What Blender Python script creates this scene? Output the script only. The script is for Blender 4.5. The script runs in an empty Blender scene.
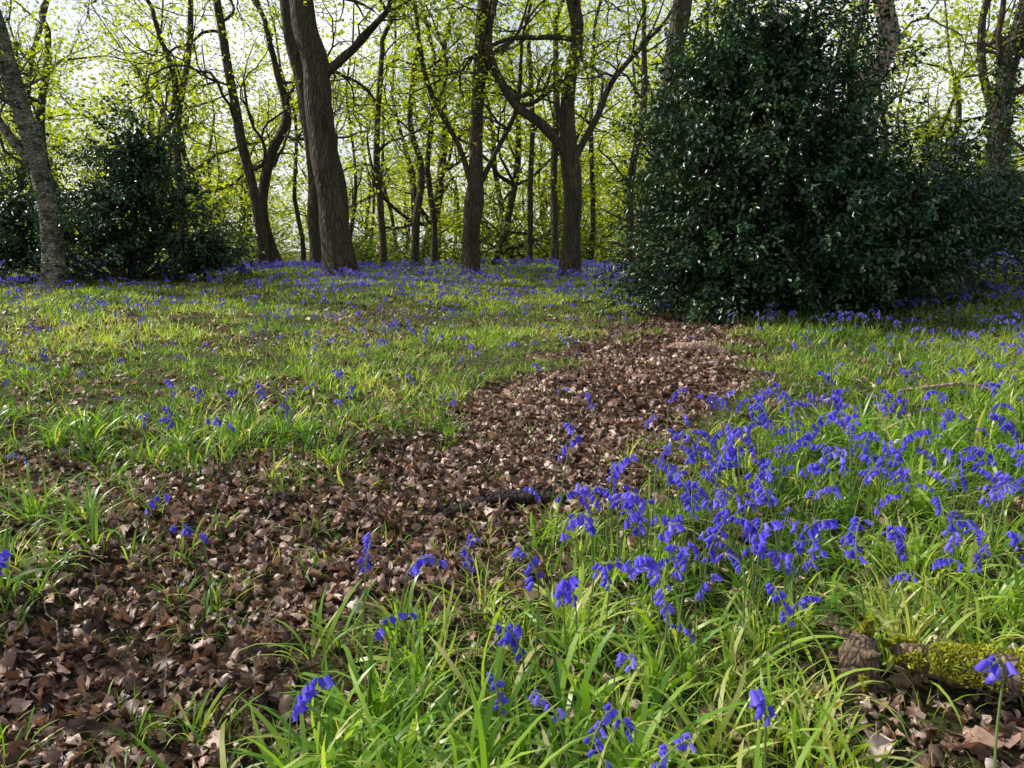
import bpy, math, numpy as np
from mathutils import Vector
RS=np.random.RandomState
rng=RS(7)
scene=bpy.context.scene

# ------------------------------------------------------------ noise / terrain
_T=RS(3).rand(256,256)
def vn(x,y,f=1.0,s=0):
    x=np.asarray(x,float)*f+17.3*s+500; y=np.asarray(y,float)*f+9.7*s+500
    xi=np.floor(x).astype(int); yi=np.floor(y).astype(int)
    u=x-xi; v=y-yi; u=u*u*(3-2*u); v=v*v*(3-2*v)
    a=_T[xi%256,yi%256]; b=_T[(xi+1)%256,yi%256]; c=_T[xi%256,(yi+1)%256]; d=_T[(xi+1)%256,(yi+1)%256]
    return (a*(1-u)+b*u)*(1-v)+(c*(1-u)+d*u)*v
def sm(x,a,b):
    t=np.clip((np.asarray(x,float)-a)/(b-a),0,1); return t*t*(3-2*t)
PY=[-2,1.2,1.64,2.44,3.36,4.3,5.87,7.7,9.2,10.5]
PL=[-3.0,-2.3,-2.0,-1.75,-1.2,-.75,.10,1.15,1.6,2.2]
PR=[-1.6,-.95,-.72,-.2,.38,1.0,1.83,2.5,2.75,2.4]
def path(x,y):
    """1 in the middle of the trodden leaf-covered path, 0 outside"""
    x=np.asarray(x,float); y=np.asarray(y,float)
    L=np.interp(y,PY,PL)+(vn(x,y,2.3,1)-.5)*1.2; R=np.interp(y,PY,PR)+(vn(x,y,2.6,2)-.5)*.8
    w=.3
    m=sm(x,L-w,L+w)*(1-sm(x,R-w,R+w))
    return m*(1-sm(y,9.6,10.6))
def H(x,y):
    x=np.asarray(x,float); y=np.asarray(y,float)
    z=.055*np.clip(y-1,0,13.5)
    z=z+.055*2.0*(1-np.exp(-np.clip(y-14.5,0,99)/2.0))*(1-sm(y,17,24))
    z=z-1.3*sm(y,18,42)
    z=z+.085*np.clip(x-4,0,9)*sm(y,5,13)*(1-sm(y,22,40))
    z=z+(vn(x,y,.45,3)-.5)*.16*sm(y,2,6)+(vn(x,y,1.6,4)-.5)*.07+(vn(x,y,5,5)-.5)*.025
    z=z-.05*path(x,y)
    return z
def bare(x,y): # worn spot around the fallen log
    return (np.hypot((x-1.35)/.50,(y-1.78)/.24)<1)|(np.hypot((x-1.02)/.16,(y-1.90)/.2)<1)

# ------------------------------------------------------------ builder
class B:
    def __init__(s): s.V=[];s.F=[];s.M=[];s.R=[];s.n=0
    def add(s,V,F,m=0,r=0.5):
        V=np.asarray(V,float).reshape(-1,3); F=np.asarray(F,int).reshape(-1,4)
        s.V.append(V); s.F.append(F+s.n); s.n+=len(V)
        s.M.append(np.full(len(F),m) if np.isscalar(m) else np.asarray(m))
        s.R.append(np.full(len(V),r) if np.isscalar(r) else np.asarray(r))
    def arr(s):
        return np.concatenate(s.V),np.concatenate(s.F),np.concatenate(s.M),np.concatenate(s.R)
    def obj(s,name,mats,smooth=True,extra=None):
        V,F,M,R=s.arr(); me=bpy.data.meshes.new(name)
        me.vertices.add(len(V)); me.vertices.foreach_set('co',V.astype(np.float32).ravel())
        me.loops.add(F.size); me.loops.foreach_set('vertex_index',F.astype(np.int32).ravel())
        me.polygons.add(len(F)); me.polygons.foreach_set('loop_start',np.arange(0,F.size,4,dtype=np.int32))
        me.polygons.foreach_set('material_index',M.astype(np.int32))
        me.polygons.foreach_set('use_smooth',np.full(len(F),smooth))
        for m in mats: me.materials.append(m)
        me.update(calc_edges=True)
        a=me.attributes.new('rnd','FLOAT','POINT'); a.data.foreach_set('value',R.astype(np.float32))
        if extra:
            for k,v in extra.items():
                a=me.attributes.new(k,'FLOAT','POINT'); a.data.foreach_set('value',np.asarray(v,np.float32))
        o=bpy.data.objects.new(name,me); scene.collection.objects.link(o); return o

def rot(yaw,pitch,roll):
    cy,sy=np.cos(yaw),np.sin(yaw); cp,sp=np.cos(pitch),np.sin(pitch); cr,sr=np.cos(roll),np.sin(roll)
    n=len(yaw); Z=np.zeros(n); O=np.ones(n)
    Rz=np.stack([cy,-sy,Z,sy,cy,Z,Z,Z,O],1).reshape(n,3,3)
    Rx=np.stack([O,Z,Z,Z,cp,-sp,Z,sp,cp],1).reshape(n,3,3)
    Ry=np.stack([cr,Z,sr,Z,O,Z,-sr,Z,cr],1).reshape(n,3,3)
    return Rz@Rx@Ry
def inst(b,tm,P,yaw,pitch,roll,sc,r,rg,keep=0.0,midx=None):
    """merge instances of templates; sc (n,) or (n,3)"""
    n=len(P); ch=rg.randint(0,len(tm),n); sc=np.asarray(sc,float)
    if sc.ndim==1: sc=np.repeat(sc[:,None],3,1)
    Rm=rot(yaw,pitch,roll)
    for k,(V,F,M,Rr) in enumerate(tm):
        I=np.where(ch==k)[0]
        if not len(I): continue
        W=np.einsum('nij,nvj->nvi',Rm[I],V[None]*sc[I][:,None,:])+P[I][:,None,:]
        FF=F[None]+(np.arange(len(I))*len(V))[:,None,None]
        rr=np.repeat(r[I][:,None],len(V),1)
        if keep: rr=np.clip(rr*(1-keep)+Rr[None]*keep,0,1)
        b.add(W.reshape(-1,3),FF.reshape(-1,4),np.tile(M,len(I)) if midx is None else midx,rr.ravel())
def T(V,F,M=0):
    V=np.asarray(V,float);F=np.asarray(F,int)
    return (V,F,np.full(len(F),M) if np.isscalar(M) else np.asarray(M),np.full(len(V),.5))

def tube(b,P,R,sides=8,m=0,r=.5,rough=0,seed=0,flare=0):
    P=np.asarray(P,float);R=np.asarray(R,float);n=len(P)
    D=np.gradient(P,axis=0);D/=np.linalg.norm(D,axis=1)[:,None]+1e-9
    u=np.cross(D[0],[0.31,.9,.12]);u/=np.linalg.norm(u)
    a=np.arange(sides)*2*math.pi/sides; V=np.zeros((n,sides,3))
    for i in range(n):
        u=u-D[i]*u.dot(D[i]);u/=np.linalg.norm(u);w=np.cross(D[i],u)
        rr=np.full(sides,R[i])
        if rough:
            s_=i*.35
            rr=rr*(1+rough*((vn(np.cos(a)*1.6+seed,np.sin(a)*1.6+s_,1,8)-.5)*1.2+(vn(np.cos(a)*3.5+seed,np.sin(a)*3.5+s_*2.2,1,9)-.5)*.6))
            if flare: rr=rr*(1+flare*math.exp(-i*.55)*(.5+.9*vn(np.cos(a)*2+seed,np.sin(a)*2,1.2,6)))
        V[i]=P[i]+np.cos(a)[:,None]*u*rr[:,None]+np.sin(a)[:,None]*w*rr[:,None]
    j=np.arange(sides);k=(j+1)%sides
    F=np.concatenate([np.stack([i*sides+j,i*sides+k,(i+1)*sides+k,(i+1)*sides+j],1) for i in range(n-1)])
    b.add(V.reshape(-1,3),F,m,r)
def spline(P,step=.3):
    P=np.asarray(P,float);out=[]
    Q=np.vstack([2*P[0]-P[1],P,2*P[-1]-P[-2]])
    for i in range(1,len(Q)-2):
        n=max(2,int(np.linalg.norm(Q[i+1,:3]-Q[i,:3])/step))
        for t in np.arange(n)/n:
            out.append(.5*((2*Q[i])+(-Q[i-1]+Q[i+1])*t+(2*Q[i-1]-5*Q[i]+4*Q[i+1]-Q[i+2])*t*t+(-Q[i-1]+3*Q[i]-3*Q[i+1]+Q[i+2])*t**3))
    out.append(Q[-2]);return np.array(out)

# ------------------------------------------------------------ materials
def newmat(n):
    m=bpy.data.materials.new(n);m.use_nodes=True;nt=m.node_tree
    for x in list(nt.nodes): nt.nodes.remove(x)
    return m,nt,nt.nodes.new('ShaderNodeOutputMaterial')
def ramp(nt,fac,cols):
    r=nt.nodes.new('ShaderNodeValToRGB');e=r.color_ramp.elements
    while len(e)<len(cols): e.new(.5)
    for i,(p,c) in enumerate(cols): e[i].position=p;e[i].color=(*c,1)
    nt.links.new(fac,r.inputs[0]);return r.outputs[0]
def leafmat(n,cols,rough=.5,tr=.4,tmul=(1.3,1.3,.6),spec=.4,mottle=0):
    m,nt,out=newmat(n);N=nt.nodes;L=nt.links
    a=N.new('ShaderNodeAttribute');a.attribute_name='rnd'
    fac=a.outputs['Fac']
    if mottle:
        nz=N.new('ShaderNodeTexNoise');nz.inputs['Scale'].default_value=mottle;nz.inputs['Detail'].default_value=3
        g=N.new('ShaderNodeNewGeometry');L.new(g.outputs['Position'],nz.inputs['Vector'])
        ma=N.new('ShaderNodeMath');ma.operation='MULTIPLY_ADD';L.new(nz.outputs['Fac'],ma.inputs[0]);ma.inputs[1].default_value=.6;
        mb=N.new('ShaderNodeMath');mb.operation='SUBTRACT';L.new(fac,mb.inputs[0]);mb.inputs[1].default_value=.3
        L.new(mb.outputs[0],ma.inputs[2]);fac=ma.outputs[0]
    c=ramp(nt,fac,cols)
    p=N.new('ShaderNodeBsdfPrincipled');L.new(c,p.inputs['Base Color']);p.inputs['Roughness'].default_value=rough
    p.inputs['Specular IOR Level'].default_value=spec
    if tr>0:
        t=N.new('ShaderNodeBsdfTranslucent');mx=N.new('ShaderNodeMix');mx.data_type='RGBA';mx.blend_type='MULTIPLY';mx.inputs[0].default_value=1
        L.new(c,mx.inputs[6]);mx.inputs[7].default_value=(*tmul,1);L.new(mx.outputs[2],t.inputs[0])
        ms=N.new('ShaderNodeMixShader');ms.inputs[0].default_value=tr;L.new(p.outputs[0],ms.inputs[1]);L.new(t.outputs[0],ms.inputs[2]);L.new(ms.outputs[0],out.inputs[0])
    else: L.new(p.outputs[0],out.inputs[0])
    return m
def barkmat(n,c1,c2,c3,sc=9,bump=.6,zs=.22):
    m,nt,out=newmat(n);N=nt.nodes;L=nt.links
    tc=N.new('ShaderNodeTexCoord');mp=N.new('ShaderNodeMapping');mp.inputs['Scale'].default_value=(1,1,zs);L.new(tc.outputs['Object'],mp.inputs[0])
    nz=N.new('ShaderNodeTexNoise');nz.inputs['Scale'].default_value=sc;nz.inputs['Detail'].default_value=7;nz.inputs['Roughness'].default_value=.65;nz.inputs['Distortion'].default_value=.6;L.new(mp.outputs[0],nz.inputs['Vector'])
    vo=N.new('ShaderNodeTexVoronoi');vo.feature='DISTANCE_TO_EDGE';vo.inputs['Scale'].default_value=sc*1.8;L.new(mp.outputs[0],vo.inputs['Vector'])
    n2=N.new('ShaderNodeTexNoise');n2.inputs['Scale'].default_value=1.1;n2.inputs['Detail'].default_value=4;L.new(tc.outputs['Object'],n2.inputs['Vector'])
    c=ramp(nt,nz.outputs['Fac'],[(.35,c1),(.65,c2)])
    f=ramp(nt,n2.outputs['Fac'],[(.45,(0,0,0)),(.65,(.7,.7,.7))])
    mx=N.new('ShaderNodeMix');mx.data_type='RGBA';L.new(f,mx.inputs[0]);L.new(c,mx.inputs[6]);mx.inputs[7].default_value=(*c3,1)
    fr=ramp(nt,vo.outputs['Distance'],[(.0,(.35,.35,.35)),(.16,(1,1,1))])
    m2=N.new('ShaderNodeMix');m2.data_type='RGBA';m2.blend_type='MULTIPLY';m2.inputs[0].default_value=1;L.new(mx.outputs[2],m2.inputs[6]);L.new(fr,m2.inputs[7])
    p=N.new('ShaderNodeBsdfPrincipled');L.new(m2.outputs[2],p.inputs['Base Color']);p.inputs['Roughness'].default_value=.9
    ad=N.new('ShaderNodeMath');ad.operation='MULTIPLY_ADD';L.new(vo.outputs['Distance'],ad.inputs[0]);ad.inputs[1].default_value=1.5;L.new(nz.outputs['Fac'],ad.inputs[2])
    b=N.new('ShaderNodeBump');b.inputs['Strength'].default_value=bump;b.inputs['Distance'].default_value=.06;L.new(ad.outputs[0],b.inputs['Height']);L.new(b.outputs[0],p.inputs['Normal'])
    L.new(p.outputs[0],out.inputs[0]);return m

M_bark=barkmat('oak_bark',(.025,.018,.012),(.14,.10,.06),(.085,.075,.036),10,1.0)
M_bark2=barkmat('distant_bark',(.02,.015,.010),(.10,.07,.045),(.06,.055,.03),5)
M_pink=barkmat('pale_bark',(.14,.09,.07),(.55,.39,.31),(.24,.18,.14),7)
M_birch=barkmat('birch_bark',(.05,.04,.032),(.46,.41,.33),(.08,.08,.05),6,.8,1.6)
M_spring=leafmat('spring_leaves',[(0,(.12,.22,.02)),(.5,(.34,.44,.03)),(1,(.60,.63,.06))],.5,.6,(1.5,1.45,.4))
M_far=leafmat('distant_leaves',[(0,(.10,.18,.015)),(.5,(.36,.45,.03)),(1,(.64,.65,.07))],.6,.6,(1.5,1.45,.4))
M_grass=leafmat('grass_blade',[(0,(.05,.13,.018)),(.4,(.16,.33,.035)),(.8,(.40,.55,.09)),(1,(.60,.55,.24))],.36,.45,(1.6,1.55,.5),.5)
M_stem=leafmat('bluebell_stem',[(0,(.14,.22,.06)),(1,(.28,.36,.12))],.45,.3)
M_bell=leafmat('bluebell_petal',[(0,(.075,.055,.55)),(.5,(.15,.11,.84)),(1,(.36,.30,.97))],.5,.45,(1.4,1.3,1.05),.3)
M_holly=leafmat('holly_leaf',[(0,(.010,.028,.012)),(.6,(.03,.075,.028)),(1,(.08,.17,.045))],.34,.12,(1,1.3,.5),.6)
M_shrub=leafmat('understorey_leaf',[(0,(.06,.10,.02)),(1,(.30,.38,.04))],.5,.5)
M_dead=leafmat('dead_leaf',[(0,(.04,.023,.016)),(.3,(.17,.098,.066)),(.65,(.42,.275,.21)),(1,(.80,.66,.57))],.45,.18,(1.3,1,.7),.5,45)
M_moss=leafmat('moss',[(0,(.16,.18,.015)),(1,(.52,.52,.05))],.9,.3)
M_twig=barkmat('dead_wood',(.06,.04,.028),(.42,.29,.20),(.25,.17,.11),22,.7,.5)
M_pale=barkmat('pale_wood',(.3,.18,.12),(.62,.44,.34),(.45,.3,.22),20,.5,.6)
M_dark=barkmat('wet_wood',(.015,.010,.008),(.08,.055,.042),(.04,.027,.02),20,.7,.6)

# ground material
def groundmat():
    m,nt,out=newmat('woodland_soil');N=nt.nodes;L=nt.links
    g=N.new('ShaderNodeNewGeometry')
    nz=N.new('ShaderNodeTexNoise');nz.inputs['Scale'].default_value=28;nz.inputs['Detail'].default_value=8;nz.inputs['Roughness'].default_value=.8;L.new(g.outputs['Position'],nz.inputs['Vector'])
    n2=N.new('ShaderNodeTexNoise');n2.inputs['Scale'].default_value=3;n2.inputs['Detail'].default_value=6;L.new(g.outputs['Position'],n2.inputs['Vector'])
    brown=ramp(nt,nz.outputs['Fac'],[(.38,(.010,.007,.005)),(.5,(.06,.036,.025)),(.62,(.22,.14,.10))])
    green=ramp(nt,nz.outputs['Fac'],[(.38,(.010,.016,.005)),(.5,(.055,.085,.016)),(.62,(.17,.22,.04))])
    a=N.new('ShaderNodeAttribute');a.attribute_name='path'
    ad=N.new('ShaderNodeMath');ad.operation='ADD';L.new(a.outputs['Fac'],ad.inputs[0])
    s=N.new('ShaderNodeMath');s.operation='MULTIPLY_ADD';L.new(n2.outputs['Fac'],s.inputs[0]);s.inputs[1].default_value=2.4;s.inputs[2].default_value=-.8;L.new(s.outputs[0],ad.inputs[1]);ad.use_clamp=True
    mx=N.new('ShaderNodeMix');mx.data_type='RGBA';L.new(ad.outputs[0],mx.inputs[0]);L.new(green,mx.inputs[6]);L.new(brown,mx.inputs[7])
    p=N.new('ShaderNodeBsdfPrincipled');L.new(mx.outputs[2],p.inputs['Base Color']);p.inputs['Roughness'].default_value=.95;p.inputs['Specular IOR Level'].default_value=.15
    b=N.new('ShaderNodeBump');b.inputs['Strength'].default_value=1;b.inputs['Distance'].default_value=.03;L.new(nz.outputs['Fac'],b.inputs['Height']);L.new(b.outputs[0],p.inputs['Normal'])
    L.new(p.outputs[0],out.inputs[0]);return m
M_ground=groundmat()
xs=np.concatenate([-np.geomspace(600,9,40),np.arange(-8.9,9,.08),np.geomspace(9,600,40)])
ys=np.concatenate([-np.geomspace(300,1,20),np.arange(-.9,11,.08),np.geomspace(11.05,800,90)])
X,Y=np.meshgrid(xs,ys);Z=H(X,Y)
nx,ny=len(xs),len(ys);i,j=np.meshgrid(np.arange(nx-1),np.arange(ny-1));q=(j*nx+i).ravel()
gb=B();gb.add(np.stack([X.ravel(),Y.ravel(),Z.ravel()],1),np.stack([q,q+1,q+nx+1,q+nx],1))
gb.obj('ground',[M_ground],True,{'path':path(X,Y).ravel()})

# ------------------------------------------------------------ templates
def blade(n,w,th0,k,fold=0):
    s=np.linspace(0,1,n);th=th0+k*s**1.3
    ds=1/(n-1);x=np.concatenate([[0],np.cumsum(np.sin((th[1:]+th[:-1])/2)*ds)]);z=np.concatenate([[0],np.cumsum(np.cos((th[1:]+th[:-1])/2)*ds)])
    ww=w*np.clip(np.minimum(.65+1.2*s,1.0),0,1)*np.sqrt(np.clip(1-s**2.6,0.004,1))/2
    V=[]
    for t in range(n): V+= [(-ww[t],x[t],z[t]+fold*ww[t]),(ww[t],x[t],z[t]+fold*ww[t])]
    F=[(2*t,2*t+1,2*t+3,2*t+2) for t in range(n-1)]
    return T(V,F)
r0=RS(11)
strap=[blade(7,.044*r0.uniform(.6,1.3),r0.uniform(.05,.7),r0.uniform(.6,2.5)) for _ in range(18)]
fine=[blade(5,.018*r0.uniform(.7,1.4),r0.uniform(.05,.6),r0.uniform(.3,2.1)) for _ in range(12)]
midb=[blade(4,.055*r0.uniform(.6,1.2),r0.uniform(.05,.6),r0.uniform(.3,1.9)) for _ in range(12)]
farb=[blade(3,.095*r0.uniform(.6,1.2),r0.uniform(.05,.5),r0.uniform(.3,1.5)) for _ in range(10)]

def gmask(x,y):
    p=path(x,y)
    base=.38+.75*sm(vn(x,y,.9,12)*.5+vn(x,y,2.6,13)*.5,.30,.56)
    left=1-.66*sm(-x,.1,.7)*(1-sm(y,3.2,5.4))
    right=sm(x-np.interp(y,PY,PR),.1,.7)*(1-sm(y,4,6))*.5
    inp=.42*(y<4.5)*sm(vn(x,y,1.9,14),.38,.68)
    return ((base+right)*left*(1-p*.97)+p*inp)*np.where(bare(x,y),.04,1)
def tufts(b,x0,x1,y0,y1,dens,nb,tm,lo,hi,rg,spread=.05,bias=0,wedge=True):
    n=int((x1-x0)*(y1-y0)*dens)
    x=rg.uniform(x0,x1,n);y=rg.uniform(y0,y1,n)
    k=rg.rand(n)<gmask(x,y)
    if wedge: k&=(np.abs(x)<.78*y+1.6)
    k&=~((np.hypot((x-3.9)/2.0,(y-10.2)/1.2)<1)&(rg.rand(n)<.8))
    x=x[k];y=y[k];tr=np.clip(vn(x,y,1.1,20)*.65+rg.normal(.12,.2,len(x))+bias,0,1);ts=rg.uniform(.6,1.2,len(x))*(.62+.7*vn(x,y,.8,21))
    ts*=1-.25*(1-sm(x-np.interp(y,PY,PR),-.2,.5))
    m=rg.poisson(nb,len(x))+1;I=np.repeat(np.arange(len(x)),m);N=len(I)
    an=rg.uniform(0,2*math.pi,N);ra=np.abs(rg.normal(0,spread,N))
    px=x[I]+np.cos(an)*ra;py=y[I]+np.sin(an)*ra
    P=np.stack([px,py,H(px,py)-.008],1)
    yaw=an-math.pi/2+rg.normal(0,.6,N)
    L=rg.uniform(lo,hi,N)*ts[I]*(1-.35*path(px,py))
    # shorter sward in front of the log
    L*=np.where((np.abs(px-1.3)<.45)&(py<1.75),.45,1)
    r=np.clip(tr[I]+rg.normal(0,.17,N),0,.93);r=np.where(rg.rand(N)<.05,1,r)
    inst(b,tm,P,yaw,rg.normal(0,.28,N),rg.normal(0,.28,N),L,r,rg)
rg=RS(21);g=B()
tufts(g,-4.0,5.0,.9,4.6,66,13,strap,.15,.32,rg,.035,.06)
tufts(g,-4.0,5.0,.9,4.6,100,12,fine,.06,.19,rg,.085,0)
tufts(g,-8,9,4.5,9,90,15,midb,.06,.18,rg,.085,.08)
tufts(g,-15,16,9,19,55,13,farb,.06,.16,rg,.14,.18)
tufts(g,-30,30,19,34,6,8,farb,.2,.4,rg,.25,.05,False)
g.obj('grass',[M_grass])

# ---- dead leaves
def deadleaf(rg):
    n=8;s=np.linspace(0,1,n);lob=rg.uniform(.15,.5);ph=rg.uniform(0,6)
    w=rg.uniform(.2,.42)*np.sin(math.pi*np.clip(s,.02,.98)**rg.uniform(.7,1.4))**.7*(1+lob*np.cos(2*math.pi*3.4*s+ph))
    bend=rg.uniform(-3,3);cup=rg.uniform(-1.3,1.6);tw=rg.uniform(-1.5,1.5)
    th=bend*(s-.5);y=np.cumsum(np.cos(th))/n;z=np.cumsum(np.sin(th))/n
    z-=z.min();V=[]
    for t in range(n):
        a=tw*(s[t]-.5)
        for u in (-1,0,1):
            zz=cup*abs(u)*w[t]*(1+.4*rg.uniform(-1,1));xx=u*w[t]*math.cos(min(1.2,abs(cup)*.7))*rg.uniform(.8,1.15)
            V.append((xx*math.cos(a)-zz*math.sin(a),y[t]-.5,z[t]+zz*math.cos(a)+xx*math.sin(a)+rg.normal(0,.02)))
    V=np.array(V);V[:,2]-=V[:,2].mean()
    F=[(3*t+u,3*t+u+1,3*t+u+4,3*t+u+3) for t in range(n-1) for u in (0,1)]
    return T(V,F)
rl=RS(31);dl=[deadleaf(rl) for _ in range(40)]
def litter(b,x0,x1,y0,y1,dens,lo,hi,rg,dfn):
    n=int((x1-x0)*(y1-y0)*dens);x=rg.uniform(x0,x1,n);y=rg.uniform(y0,y1,n)
    k=(rg.rand(n)<dfn(x,y))&(np.abs(x)<.8*y+1.3);x=x[k];y=y[k];n=len(x);p=path(x,y)
    P=np.stack([x,y,H(x,y)+.004+rg.uniform(0,.045,n)*(.25+.75*p)],1)
    r=np.clip(rg.beta(1.5,2.0,n)*1.0+(vn(x,y,1.5,30)-.5)*.3,0,1)
    inst(b,dl,P,rg.uniform(0,6.28,n),rg.normal(0,.55,n),rg.normal(0,.55,n),lo+(hi-lo)*rg.beta(1.6,3,n),r,rg)
l=B()
def dn(x,y): return np.clip(path(x,y)*(.22+.75*sm(vn(x,y,2.5,37),.2,.6))+.22+.42*sm(-x,.2,1.4)*(1-sm(y,3.8,6))*sm(vn(x,y,1.5,33),.1,.5)+.12*sm(vn(x,y,1.1,34),.5,.8)+.4*bare(x,y),0,1)
litter(l,-3.8,4.5,.8,5,1000,.025,.105,rl,dn)
litter(l,-6,8,5,10.5,560,.04,.11,rl,lambda x,y:np.clip(path(x,y)*1.0+.05+.24*sm(vn(x,y,1.1,34),.42,.75)+.2*sm(-x,0,2)*(1-sm(y,5,7)),0,1))
litter(l,-14,14,9,19,40,.08,.13,rl,lambda x,y:.1+.6*sm(vn(x,y,.5,36),.5,.8))
# big curled leaves beside the log
P=np.array([[1.24,1.70,0],[1.16,1.66,0],[1.33,1.68,0],[.92,1.66,0],[.45,1.75,0]]);P[:,2]=H(P[:,0],P[:,1])+.035
inst(l,dl,P,rl.uniform(0,6,5),np.array([.2,.5,-.3,.2,.4]),np.array([.3,-.2,.1,.2,.1]),np.array([.14,.12,.11,.11,.09]),np.array([.62,.5,.45,.85,.7]),rl)
l.obj('leaf_litter',[M_dead])

# ---- bluebells
def bell(b,p,d,L,sides,rings,r):
    d=d/np.linalg.norm(d);u=np.cross(d,[.3,.8,.52]);u/=np.linalg.norm(u);w=np.cross(d,u)
    prof={4:[(0,.12),(.18,.25),(.78,.28),(1,.52)],3:[(0,.12),(.6,.27),(1,.42)],2:[(0,.16),(1,.42)]}[rings]
    a=np.arange(sides)*2*math.pi/sides;V=[]
    for t,q in prof:
        for k in range(sides):
            qq=q;tt=t
            if t==1 and rings==4: tt=1.0 if k%2==0 else .84; qq=q if k%2==0 else q*.66
            V.append(p+d*tt*L+(math.cos(a[k])*u+math.sin(a[k])*w)*qq*L)
    F=[(i*sides+k,i*sides+(k+1)%sides,(i+1)*sides+(k+1)%sides,(i+1)*sides+k) for i in range(rings-1) for k in range(sides)]
    b.add(V,F,1,r)
def bluebell(rg,lod):
    b=B();n=11 if lod==0 else (6 if lod==1 else 4);s=np.linspace(0,1,n);droop=rg.uniform(.7,2.3)
    th=.06+droop*np.clip((s-.68)/.32,0,1)**1.3
    y=np.concatenate([[0],np.cumsum(np.sin(th[1:]))/(n-1)]);z=np.concatenate([[0],np.cumsum(np.cos(th[1:]))/(n-1)])
    P=np.stack([0*s+.02*np.sin(s*4),y,z],1)
    tube(b,P,np.linspace(.0085,.004,n)*(1 if lod==0 else 1.5),5 if lod==0 else 3,0,.5)
    nb=rg.randint(5,13) if lod==0 else (rg.randint(4,9) if lod==1 else 5)
    for i in range(nb):
        t=.70+.30*(i+.5)/nb;p=np.array([np.interp(t,s,P[:,c]) for c in range(3)])
        ang=rg.normal(0,1.1);d=np.array([math.sin(ang)*.55,.4*math.cos(ang)+.1,-1.0+.6*(i/nb)*rg.rand()])
        st=np.array([math.sin(ang)*.026,.018*math.cos(ang),.006])*rg.uniform(.6,1.5)
        if lod==0: tube(b,[p,p+st*.6+[0,0,.004],p+st],[.003,.0025,.003],3,0,.6)
        L=(.062 if lod==0 else .074 if lod==1 else .10)*rg.uniform(.65,1.15)
        bell(b,p+st,d,L,6 if lod==0 else 4,4 if lod==0 else (3 if lod==1 else 2),rg.uniform(.0,1))
    return b.arr()
rb=RS(41)
bb=[[bluebell(rb,k) for _ in range(18 if k==0 else 12)] for k in range(3)]
def bells(b,x0,x1,y0,y1,dens,lod,hlo,hhi,dfn,rg):
    n=int((x1-x0)*(y1-y0)*dens);x=rg.uniform(x0,x1,n);y=rg.uniform(y0,y1,n)
    k=(rg.rand(n)<dfn(x,y))&(np.abs(x)<.8*y+1.6)&~bare(x,y);x=x[k];y=y[k];n=len(x)
    P=np.stack([x,y,H(x,y)-.01],1)
    sc=rg.uniform(hlo,hhi,n);inst(b,bb[lod],P,rg.uniform(0,6.28,n),rg.normal(0,.13,n),rg.normal(0,.13,n),sc,rg.rand(n),rg,.5)
def dnear(x,y):
    c=np.exp(-((x-(.70+.32*(y-2.4)))/.52)**2)*np.exp(-((y-2.9)/.75)**2)
    c2=np.exp(-((x-1.7)/.65)**2)*np.exp(-((y-2.6)/.65)**2)*.9
    base=.17*sm(x-np.interp(y,PY,PR),-.05,.3)*(.25+1.2*vn(x,y,1.3,44))
    lo=.06*sm(vn(x,y,2,45),.4,.7)
    return np.clip((c*1.0+c2*.85)*(.25+.9*sm(vn(x,y,2.2,46),.3,.6))+base+lo,0,1)*(1-.75*path(x,y))
def dmid(x,y):
    cl=sm(vn(x,y,.9,47)*.6+vn(x,y,2.3,48)*.4,.42,.66)
    R=sm(x-np.interp(y,PY,PR),.1,.5)
    return (R*(.16+.55*cl)+(1-R)*(.06+.36*cl*sm(y,4.0,7.5)))*(1-path(x,y))
def dfar(x,y):
    cl=sm(vn(x,y,.45,49)*.6+vn(x,y,1.3,50)*.4,.35,.62)
    left=.12+.6*cl*sm(y,9,12.5)+.2*sm(y,13,16)
    right=sm(x,3.2,4.8)*(.6+.5*cl)+sm(x,.2,1.5)*sm(y,9,11)*.35
    return np.clip(left+right,0,1)
f=B()
bells(f,-3,5,1.3,4.8,105,0,.27,.48,dnear,rb)
bells(f,-8,9.5,4.7,9,42,1,.20,.35,dmid,rb)
bells(f,-15,18,9,18.5,54,2,.20,.32,dfar,rb)
f.obj('bluebells',[M_stem,M_bell])

# ------------------------------------------------------------ trees
LQ=[T([(0,0,0),(.34,.45,.08),(0,1,0),(-.34,.45,.08)],[(0,1,2,3)]),T([(0,0,0),(.42,.55,-.1),(0,1,.1),(-.36,.5,.1)],[(0,1,2,3)])]
def grow(b,A,p,d,r,L,lvl,cfg,rg):
    n=max(4,int(L/cfg['seg'][min(lvl,len(cfg['seg'])-1)]));P=[p];d=d/np.linalg.norm(d);step=L/n;ds=[d]
    for i in range(n):
        d=d+rg.normal(0,cfg['wob'],3);d[2]+=cfg['up'];d/=np.linalg.norm(d);P.append(P[-1]+d*step);ds.append(d)
    P=np.array(P);R=r*np.linspace(1,.38,n+1)
    tube(b,P,R,[10,7,5,4,3][min(lvl,4)],0,rg.rand(),rough=.25 if lvl<2 else 0,seed=rg.rand()*50)
    if lvl>=cfg['max']-1:
        for q in P[1:]: A.append(q)
    if lvl>=cfg['max']: return
    for c in range(cfg['nch'][lvl]):
        t=rg.uniform(.25,1) if c else 1.0;i=min(n,int(t*n));dd=ds[i]
        o=rg.normal(0,1,3);o-=dd*o.dot(dd);o/=np.linalg.norm(o)+1e-9;an=rg.uniform(.45,1.15) if c else rg.uniform(.1,.4)
        nd=dd*math.cos(an)+o*math.sin(an)
        grow(b,A,P[i],nd,R[i]*rg.uniform(.5,.8),L*rg.uniform(.5,.75),lvl+1,cfg,rg)
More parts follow.
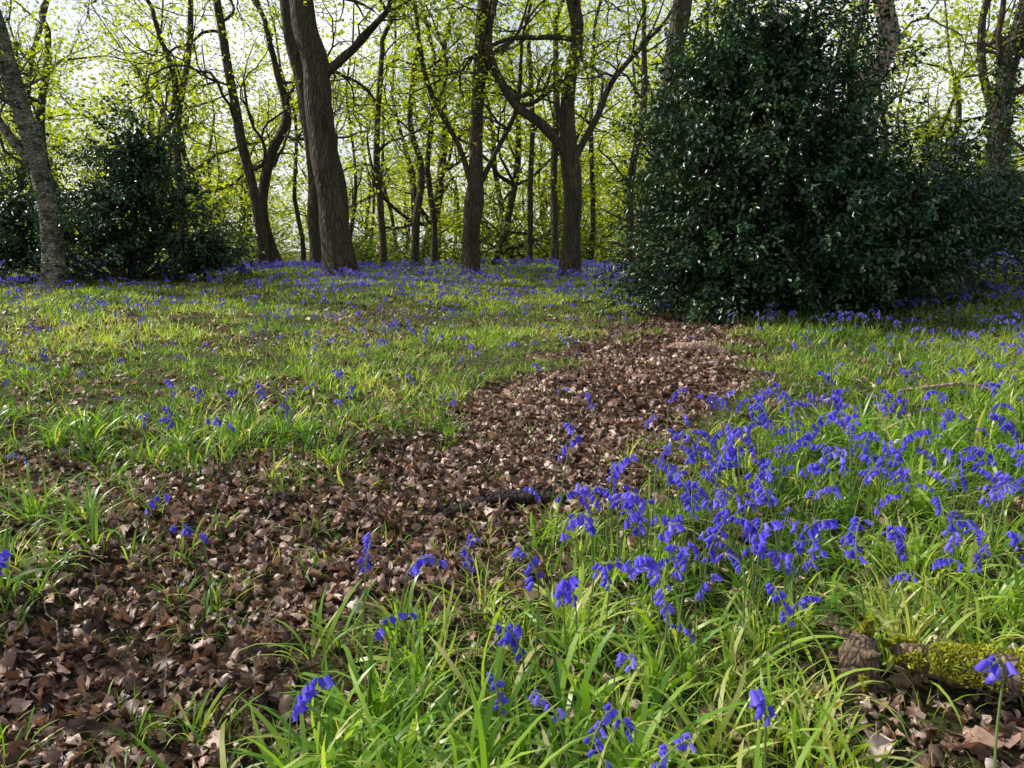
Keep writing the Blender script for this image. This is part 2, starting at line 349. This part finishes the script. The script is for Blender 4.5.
def leaves(b,A,per,spread,size,rg,mi=1,bias=0):
    A=np.asarray(A)
    A=np.repeat(A,int(per),0);N=len(A)
    if not N:return
    cl=np.repeat(rg.rand(N//int(per)),int(per))
    P=A+rg.normal(0,spread,(N,3))*[1,1,.6]
    inst(b,LQ,P,rg.uniform(0,6.28,N),rg.normal(-.2,.5,N),rg.normal(0,.5,N),rg.uniform(.6,1.3,N)*size,np.clip(cl*.45+rg.rand(N)*.5+bias,0,1),rg,midx=mi)
CFG=dict(seg=[.3,.25,.2,.16],wob=.27,up=.03,max=3,nch=[4,4,4,0])
def tree(name,pts,seed,limbs=(),crown=5,bark=M_bark,per=3,lsz=.078,lf=M_spring,flare=.4,cfg=CFG,t0=.45,cl=2.8,sides=18,rough=.17,spread=.14,ivy=None):
    rg=RS(seed);b=B();A=[]
    q=[(x,y,(H(x,y)-.15 if z is None else z),r) for x,y,z,r in pts]
    S=spline(q,.2);P=S[:,:3].copy();nn=len(P)
    P[1:-1,:2]+=np.stack([vn(np.arange(1,nn-1)*.25,seed,1,60)-.5,vn(np.arange(1,nn-1)*.25,seed,1,61)-.5],1)*min(.12,.4*q[0][3])
    tube(b,P,S[:,3],sides,0,.5,rough=rough,seed=seed*1.7,flare=flare)
    for lp in limbs:
        Ls=spline(lp,.2);tube(b,Ls[:,:3],Ls[:,3],10,0,.5,rough=.3,seed=seed+3)
        for k in range(4):
            i=rg.randint(len(Ls)//3,len(Ls));o=rg.normal(0,1,3);o[2]=abs(o[2])
            grow(b,A,Ls[i,:3],o,Ls[i,3]*.6,rg.uniform(1,2),1,cfg,rg)
        grow(b,A,Ls[-1,:3],Ls[-1,:3]-Ls[-3,:3],Ls[-1,3]*.95,2.2,1,cfg,rg)
    for k in range(crown):
        i=int(nn*(t0+(1-t0)*(k+rg.rand())/crown));i=min(i,nn-1)
        an=rg.uniform(0,6.28);o=np.array([math.cos(an),math.sin(an),rg.uniform(.1,.9)])
        grow(b,A,P[i],o,S[i,3]*rg.uniform(.3,.5),cl*rg.uniform(.6,1.2),1,cfg,rg)
    grow(b,A,P[-1],P[-1]-P[-3],S[-1,3],cl,1,cfg,rg)
    leaves(b,A,per,spread,lsz,rg)
    mats=[bark,lf]
    if ivy:
        z0,z1,m=ivy;sel=np.where((P[:,2]>z0)&(P[:,2]<z1))[0];i=rg.choice(sel,m);an=rg.uniform(0,6.28,m);rr=S[i,3]*rg.uniform(.95,1.5,m)
        Q=P[i]+np.stack([np.cos(an)*rr,np.sin(an)*rr,rg.uniform(-.2,.2,m)],1)
        inst(b,LQ,Q,rg.uniform(0,6.28,m),rg.normal(.6,.6,m),rg.normal(0,.6,m),rg.uniform(.05,.09,m),rg.rand(m),rg,midx=2);mats.append(M_holly)
    return b.obj(name,mats)
tree('oak_tree',[(-3.43,15,None,.34),(-3.5,15,1.6,.29),(-3.62,15,3,.27),(-3.78,15,4.6,.25),(-3.95,15.1,6.2,.23),(-4.0,15.2,9,.17)],1,
     limbs=[[(-3.6,15,4.6,.10),(-3.0,14.8,5.0,.07),(-2.3,14.6,5.6,.05)]],t0=.6,sides=28)
tree('oak_tree',[(-4.2,16.5,None,.18),(-4.3,16.5,2,.16),(-4.25,16.5,3.4,.15),(-4.5,16.5,5,.14),(-4.8,16.6,7,.12),(-5,16.8,9,.08)],2,t0=.5)
tree('oak_tree',[(-.9,16,None,.17),(-.87,16,1.5,.16),(-.8,16,2.3,.21),(-.75,16,2.8,.15),(-.7,16,4,.13),(-.6,16,6,.12),(-.4,16,8.5,.08)],3,
     limbs=[[(-.8,16,2.5,.07),(-1.1,15.9,3.4,.055),(-1.7,15.7,4.6,.05),(-1.9,15.6,6,.035)],[(-.78,16,2.4,.07),(-.4,16.1,3.2,.05),(.1,16.1,4.2,.045),(.2,16,5.4,.03)]],t0=.45)
tree('oak_tree',[(1.22,15.5,None,.21),(1.2,15.5,1.8,.17),(1.22,15.5,2.9,.19),(1.15,15.5,3.5,.16),(1.12,15.5,4.6,.13),(1.25,15.5,5.6,.12),(1.0,15.5,7.5,.1),(1.1,15.6,9.5,.06)],4,
     limbs=[[(1.2,15.5,3.1,.11),(.6,15.4,3.75,.10),(.1,15.4,4.1,.09),(-.35,15.3,4.8,.08),(-.45,15.2,5.4,.065),(-.2,15.1,6.4,.05)],
            [(1.2,15.5,3.0,.08),(1.7,15.5,3.9,.065),(2.0,15.6,4.6,.055),(2.7,15.6,5.4,.04)]],t0=.45)
tree('oak_tree',[(-5.98,18,None,.14),(-6.0,18,2,.12),(-6.3,18,3.6,.11),(-6.45,18,5,.10),(-6.7,18,7,.08)],5,t0=.35)
tree('oak_tree',[(-5.8,18.6,None,.15),(-6.1,18.6,2,.12),(-5.9,18.6,3.4,.12),(-5.4,18.6,4.4,.10),(-5.6,18.6,5.6,.08)],6,t0=.3)
tree('birch_tree',[(-8.0,13,None,.19),(-7.9,13,1.8,.16),(-8.05,13,3,.15),(-8.35,13,4.3,.14),(-8.6,13,6,.12),(-8.7,13,9,.07)],7,bark=M_birch,
     limbs=[[(-8.0,13,2.6,.09),(-8.6,13,3.4,.07),(-9.0,12.9,4.6,.06),(-9.1,12.8,6,.05)]],t0=.35,ivy=(.8,5,900))
tree('oak_tree',[(2.1,12,None,.17),(2.25,12,2,.15),(2.4,12,3.6,.14),(2.6,12,5.5,.13),(2.6,12,8,.1)],8,t0=.55)
tree('oak_tree',[(5.1,12,None,.2),(5.25,12,2,.17),(5.15,12,3.2,.17),(5.5,12,3.9,.17),(5.75,12,4.5,.15),(5.6,12,5.2,.14),(5.9,12,6.5,.12),(5.9,12,8,.08)],9,bark=M_pink,t0=.65,crown=3)
tree('oak_tree',[(9.6,15.3,None,.2),(9.7,15.3,2.8,.18),(9.6,15.3,4.2,.17),(9.9,15.3,6,.14),(9.8,15.3,8.5,.1)],10,t0=.3,ivy=(1,6,2500))
tree('oak_tree',[(-3.4,20,None,.10),(-3.45,20,2.4,.09),(-3.5,20,4,.08),(-3.3,20,6.5,.06)],12,t0=.35,sides=10)
tree('oak_tree',[(.5,21,None,.085),(.5,21,2.4,.08),(.55,21,5,.07),(.4,21,7,.05)],13,t0=.5,sides=10)
tree('oak_tree',[(1.15,20,None,.11),(1.1,20,3,.1),(1.15,20,5,.09),(1.1,20,7,.06)],14,t0=.5,sides=10)
tree('oak_tree',[(-2.9,22,None,.13),(-2.8,22,2,.12),(-2.6,22,3.5,.1),(-2.9,22,5,.08),(-2.6,22,7,.06)],15,t0=.3,sides=10)
tree('oak_tree',[(3.2,20,None,.11),(3.1,20,3,.1),(3.4,20,5,.08),(3.3,20,7.5,.05)],16,t0=.3,sides=10)
tree('oak_tree',[(-8.6,19,None,.14),(-8.3,19,2,.12),(-8.7,19,3.6,.10),(-8.2,19,5,.08),(-8.6,19,7,.05)],18,t0=.25,sides=10,crown=7)
tree('oak_tree',[(-11.5,19,None,.16),(-11.3,19,2,.13),(-11.6,19,4,.10),(-11.2,19,6,.08)],19,t0=.25,sides=10,crown=7)
tree('oak_tree',[(8.0,18,None,.14),(7.8,18,2.6,.12),(8.1,18,4,.10),(7.8,18,5.6,.08),(8.2,18,7.5,.05)],20,t0=.3,sides=10,crown=7)
tree('oak_tree',[(12.2,17,None,.16),(12.3,17,3,.13),(12.0,17,5,.10),(12.4,17,7,.08)],22,t0=.3,sides=10,crown=7)
# unseen tree just left of the view, added to shade the near-left ground
tree('oak_tree',[(-9.8,4.0,None,.25),(-9.7,4.0,4,.2),(-9.5,4.0,8,.12)],17,t0=.5,per=2,lsz=.10,crown=5)

# distant woodland
rd=RS(77)
dt=[];thin=[]
CD=dict(seg=[.7,.6,.5,.4],wob=.25,up=.02,max=3,nch=[5,4,3,0])
for k in range(8):
    rg=RS(100+k);b=B();A=[];h=rg.uniform(3,6)
    pts=[(0,0,-.3,.17)];x=y=0
    for z in np.arange(1.5,h+4,1.5): x+=rg.normal(0,.35);y+=rg.normal(0,.35);pts.append((x,y,z,.155*(1-z/(h+9))))
    S=spline(pts,.6);tube(b,S[:,:3],S[:,3],8,0,.5,rough=.3,seed=k)
    for c in range(11):
        i=int(len(S)*rg.uniform(.2,1));i=min(i,len(S)-1);an=rg.uniform(0,6.28)
        grow(b,A,S[i,:3],np.array([math.cos(an),math.sin(an),rg.uniform(0,.8)]),S[i,3]*rg.uniform(.4,.65),rg.uniform(2.0,3.8),1,CD,rg)
    leaves(b,A,5,.28,.155,rg)
    dt.append(b.arr())
for k in range(4): # slender poles with few leaves
    rg=RS(150+k);b=B();A=[];pts=[(0,0,-.3,.10)];x=y=0
    for z in np.arange(1.5,12,1.5): x+=rg.normal(0,.2);y+=rg.normal(0,.2);pts.append((x,y,z,.095*(1-z/15)))
    S=spline(pts,.6);tube(b,S[:,:3],S[:,3],7,0,.5,rough=.2,seed=k)
    for c in range(7):
        i=int(len(S)*rg.uniform(.35,1));i=min(i,len(S)-1);an=rg.uniform(0,6.28)
        grow(b,A,S[i,:3],np.array([math.cos(an),math.sin(an),rg.uniform(.2,1.2)]),S[i,3]*.5,rg.uniform(1.2,2.4),2,CD,rg)
    leaves(b,A,4,.28,.14,rg);thin.append(b.arr())
und=[]
for k in range(4):
    rg=RS(200+k);b=B();A=[]
    for c in range(9):
        an=rg.uniform(0,6.28);grow(b,A,np.array([rg.normal(0,.3),rg.normal(0,.3),-.1]),np.array([math.cos(an)*.8,math.sin(an)*.8,1.]),.025,rg.uniform(1.0,1.8),2,CD,rg)
    leaves(b,A,9,.26,.12,rg);und.append(b.arr())
def scatter(name,tm,n,y0,y1,xw,slo,shi,mats,rg,mind=2.5,more=None):
    b=B()
    for tt,nn,a0,a1,dd in [(tm,n,y0,y1,mind)]+(more or []):
        P=[];tries=0
        while len(P)<nn and tries<nn*40:
            tries+=1;y=rg.uniform(a0**.5,a1**.5)**2;x=rg.uniform(-1,1)*(xw*y+4)
            if all((x-a)**2+(y-c)**2>dd*dd for a,c in P): P.append((x,y))
        P=np.array(P);Q=np.stack([P[:,0],P[:,1],H(P[:,0],P[:,1])],1);m=len(Q)
        inst(b,tt,Q,rg.uniform(0,6.28,m),rg.normal(0,.07,m),rg.normal(0,.07,m),rg.uniform(slo,shi,m),rg.rand(m),rg,.7)
    b.obj(name,mats)
scatter('distant_trees',dt,80,24,70,.85,.85,1.2,[M_bark2,M_far],rd,3.0,[(thin,60,21,50,1.6)])
scatter('undergrowth',und,60,22,60,.85,.7,1.3,[M_bark2,M_shrub],rd,1.3)

# ------------------------------------------------------------ holly
def hollyleaf(rg):
    s=[0,.2,.45,.7,1];w=[.03,.26,.2,.25,.02];V=[]
    c=rg.uniform(.2,.7);bn=rg.uniform(-.3,.1)
    for t,q in zip(s,w):
        for u in(-1,0,1): V.append((u*q*rg.uniform(.8,1.15),t,abs(u)*q*c+bn*t*t))
    return T(V,[(3*t+u,3*t+u+1,3*t+u+4,3*t+u+3) for t in range(4) for u in(0,1)])
rh=RS(55);hl=[hollyleaf(rh) for _ in range(8)]
def holly(name,lumps,base,ncl,per,size,seed):
    rg=RS(seed);b=B();C=np.array([l[:3] for l in lumps]);Rr=np.array([l[3:] for l in lumps]);vol=(Rr[:,0]*Rr[:,2]);vol/=vol.sum()
    k=rg.choice(len(lumps),ncl*3,p=vol);d=rg.normal(0,1,(ncl*3,3));d/=np.linalg.norm(d,axis=1)[:,None]
    rad=rg.uniform(.62,1.10,ncl*3)*(.62+.74*vn(d[:,0]*2+k,d[:,2]*2+d[:,1],1.7,70))
    P=C[k]+d*Rr[k]*rad[:,None]
    q=np.linalg.norm((P[:,None]-C[None])/Rr[None],axis=2).min(1)
    ok=(q>.58)&(P[:,2]>H(P[:,0],P[:,1])+.05);P=P[ok][:ncl];d=d[ok][:ncl];n=len(P)
    for i in range(n):
        dd=d[i]+rg.normal(0,.5,3);dd[2]+=.15;dd/=np.linalg.norm(dd);L=rg.uniform(.2,.8)
        d[i]=dd*L
        if i%3==0: tube(b,[P[i]-dd*.25,P[i],P[i]+dd*L],[.008,.006,.003],3,0,.5)
    for i in range(0,n,14):
        o=np.array([base[0]+rg.normal(0,.15),base[1]+rg.normal(0,.15),H(*base)-.05]);e=P[i];mid=(o+e)/2+rg.normal(0,.12,3);mid[2]-=.1
        S=spline([(*o,.04),(*mid,.025),(*e,.01)],.3);tube(b,S[:,:3],S[:,3],5,0,.5)
    I=np.repeat(np.arange(n),per);N=len(I);t=rg.uniform(0,1,N)
    Q=P[I]+d[I]*t[:,None]+rg.normal(0,.045,(N,3))
    az=np.arctan2(d[I][:,1],d[I][:,0])-math.pi/2+rg.normal(0,1.1,N)
    r=np.clip(np.repeat(rg.rand(n),per)*.6+rg.rand(N)*.45-.05,0,1)
    inst(b,hl,Q,az,rg.normal(-.25,.5,N),rg.normal(0,.55,N),rg.uniform(.7,1.3,N)*size,r,rg,midx=1)
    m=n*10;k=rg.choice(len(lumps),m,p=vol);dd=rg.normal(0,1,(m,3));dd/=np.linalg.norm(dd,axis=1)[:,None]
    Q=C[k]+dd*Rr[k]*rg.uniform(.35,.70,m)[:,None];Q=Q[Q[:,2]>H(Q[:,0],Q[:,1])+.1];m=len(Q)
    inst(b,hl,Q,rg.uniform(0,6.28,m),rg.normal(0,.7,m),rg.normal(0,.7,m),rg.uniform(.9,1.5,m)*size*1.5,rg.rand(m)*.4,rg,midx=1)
    b.obj(name,[M_bark,M_holly])
holly('holly_bush',[(3.4,10,1.7,1.75,1.5,1.35),(3.1,10,2.6,1.35,1.2,1.1),(3.35,10,3.7,.85,.8,.75),(2.75,10,3.4,.6,.7,.45),(4.7,10.3,1.75,1.45,1.4,.95),(6.4,10.8,1.7,1.7,1.1,.5),(2.7,9.4,.95,1.0,.8,.6),(4.2,9.6,1.1,1.4,1,.7)],(3.9,10.3),2400,34,.062,5)
holly('holly_bush',[(-7.2,14.2,1.8,1.2,1,1.25),(-6.9,14.2,2.9,.8,.8,.8),(-9.3,14.3,1.6,1.3,1,1.0),(-6.0,14.6,1.2,.8,.8,.6)],(-7.3,14.3),600,30,.07,6)

# ------------------------------------------------------------ fallen wood
def log(name,pts,mat,moss=0,seed=0,rough=.5,mossmat=M_moss):
    rg=RS(seed);b=B();S=spline([(x,y,H(x,y)+z,r) for x,y,z,r in pts],.03)
    R=S[:,3].copy();R[0]*=.15;R[-1]*=.15
    P=S[:,:3]+rg.normal(0,.003,(len(S),3));tube(b,P,R,14,0,.5,rough=rough,seed=seed)
    for k in range(2):
        i=rg.randint(2,len(S)-2);o=rg.normal(0,1,3);o[2]=abs(o[2])*.6;o/=np.linalg.norm(o)
        tube(b,[P[i],P[i]+o*R[i]*1.5,P[i]+o*R[i]*2.4],[R[i]*.35,R[i]*.28,R[i]*.08],6,0,.5)
    if moss:
        n=moss;i=rg.randint(0,len(S),n);a=rg.uniform(-.3,3.4,n);T_=np.gradient(P,axis=0);T_/=np.linalg.norm(T_,axis=1)[:,None]
        side=np.cross(T_,[0,0,1]);side/=np.linalg.norm(side,axis=1)[:,None]+1e-6
        off=side[i]*np.cos(a)[:,None]+np.array([0,0,1])*np.sin(a)[:,None]
        Q=P[i]+T_[i]*rg.uniform(-.02,.02,n)[:,None]+off*(R[i]*rg.uniform(.9,1.3,n))[:,None]
        ok=vn(Q[:,0]*14,Q[:,1]*14+Q[:,2]*9,1,90)>.36;Q=Q[ok];n=len(Q)
        inst(b,farb,Q,rg.uniform(0,6.28,n),rg.normal(0,.6,n),rg.normal(0,.6,n),np.stack([rg.uniform(.04,.07,n),rg.uniform(.010,.018,n),rg.uniform(.010,.022,n)],1),rg.rand(n),rg,midx=1)
    b.obj(name,[mat,mossmat])
log('fallen_log',[(1.10,1.99,.10,.026),(1.20,1.93,.095,.042),(1.38,1.87,.085,.052),(1.7,1.8,.08,.05),(2.1,1.7,.05,.035)],M_twig,22000,3)
log('mossy_stump',[(1.01,1.98,-.03,.05),(1.01,1.98,.05,.055),(1.015,1.975,.11,.048),(1.02,1.97,.145,.022)],M_twig,16000,4)
log('fallen_branch',[(-.34,3.3,.01,.018),(-.15,3.38,.04,.03),(.02,3.42,.045,.035),(.15,3.4,.035,.03),(.30,3.48,.0,.02)],M_dark,0,5,.7)
log('fallen_branch',[(1.5,7.1,.05,.02),(1.75,7.02,.07,.05),(2.05,6.95,.05,.03)],M_pale,0,6,.6)
log('fallen_branch',[(2.8,5.3,.06,.008),(3.0,5.27,.09,.013),(3.3,5.3,.09,.012),(3.5,5.24,.06,.008)],M_pale,0,8,.4)
rt=RS(91);b=B()
for _ in range(260):
    y=rt.uniform(1.4,9);x=rt.uniform(np.interp(y,PY,PL)-.8,np.interp(y,PY,PR)+.5);a=rt.uniform(0,6.28);L=rt.uniform(.08,.35)
    pts=[];
    for t in (0,.33,.66,1): xx=x+math.cos(a)*L*t+rt.normal(0,.008);yy=y+math.sin(a)*L*t+rt.normal(0,.008);pts.append((xx,yy,float(H(xx,yy))+.045+rt.normal(0,.01)))
    tube(b,pts,np.linspace(.005,.002,4)*rt.uniform(.6,1.3),5,0,.5)
b.obj('fallen_twigs',[M_twig])

# ------------------------------------------------------------ light, sky, camera
w=bpy.data.worlds.new('World');scene.world=w;w.use_nodes=True;nt=w.node_tree
bg=nt.nodes['Background'];sk=nt.nodes.new('ShaderNodeTexSky');sk.sky_type='NISHITA';sk.sun_disc=False
EL=math.radians(42);sd=np.array([-.94,.34]) # horizontal direction towards the sun
sk.sun_elevation=EL;sk.sun_rotation=math.atan2(sd[0],sd[1])
sk.dust_density=2.0
# bright haze and thin cloud low in the sky, clear blue overhead
tc=nt.nodes.new('ShaderNodeTexCoord');nz=nt.nodes.new('ShaderNodeTexNoise');nz.inputs['Scale'].default_value=2.5;nz.inputs['Detail'].default_value=4
nt.links.new(tc.outputs['Generated'],nz.inputs['Vector'])
cr=nt.nodes.new('ShaderNodeValToRGB');cr.color_ramp.elements[0].position=.38;cr.color_ramp.elements[0].color=(.5,.5,.5,1);cr.color_ramp.elements[1].position=.58;cr.color_ramp.elements[1].color=(1,1,1,1)
nt.links.new(nz.outputs['Fac'],cr.inputs[0])
sx=nt.nodes.new('ShaderNodeSeparateXYZ');nt.links.new(tc.outputs['Generated'],sx.inputs[0])
mr=nt.nodes.new('ShaderNodeMapRange');mr.inputs['From Min'].default_value=.30;mr.inputs['From Max'].default_value=.70;mr.inputs['To Min'].default_value=1;mr.inputs['To Max'].default_value=.14;nt.links.new(sx.outputs[2],mr.inputs['Value'])
mm=nt.nodes.new('ShaderNodeMath');mm.operation='MULTIPLY';nt.links.new(cr.outputs[0],mm.inputs[0]);nt.links.new(mr.outputs[0],mm.inputs[1])
mx=nt.nodes.new('ShaderNodeMix');mx.data_type='RGBA';nt.links.new(mm.outputs[0],mx.inputs[0]);nt.links.new(sk.outputs[0],mx.inputs[6]);mx.inputs[7].default_value=(7.8,7.9,8.1,1)
nt.links.new(mx.outputs[2],bg.inputs[0]);bg.inputs[1].default_value=.14
sl=bpy.data.lights.new('sun','SUN');sl.energy=5;sl.angle=math.radians(.5);sl.color=(1,.96,.86)
so=bpy.data.objects.new('sun',sl);scene.collection.objects.link(so)
dv=Vector((sd[0]*math.cos(EL),sd[1]*math.cos(EL),math.sin(EL)));so.rotation_euler=dv.to_track_quat('Z','Y').to_euler();so.location=(-10,8,15)
cd=bpy.data.cameras.new('camera');cd.lens=26;cd.sensor_width=36;cd.clip_end=2000
co=bpy.data.objects.new('camera',cd);scene.collection.objects.link(co);co.location=(0,0,1.3);co.rotation_euler=(math.radians(90-10.3),0,0)
scene.camera=co
scene.view_settings.view_transform='Standard';scene.view_settings.look='None';scene.view_settings.exposure=0
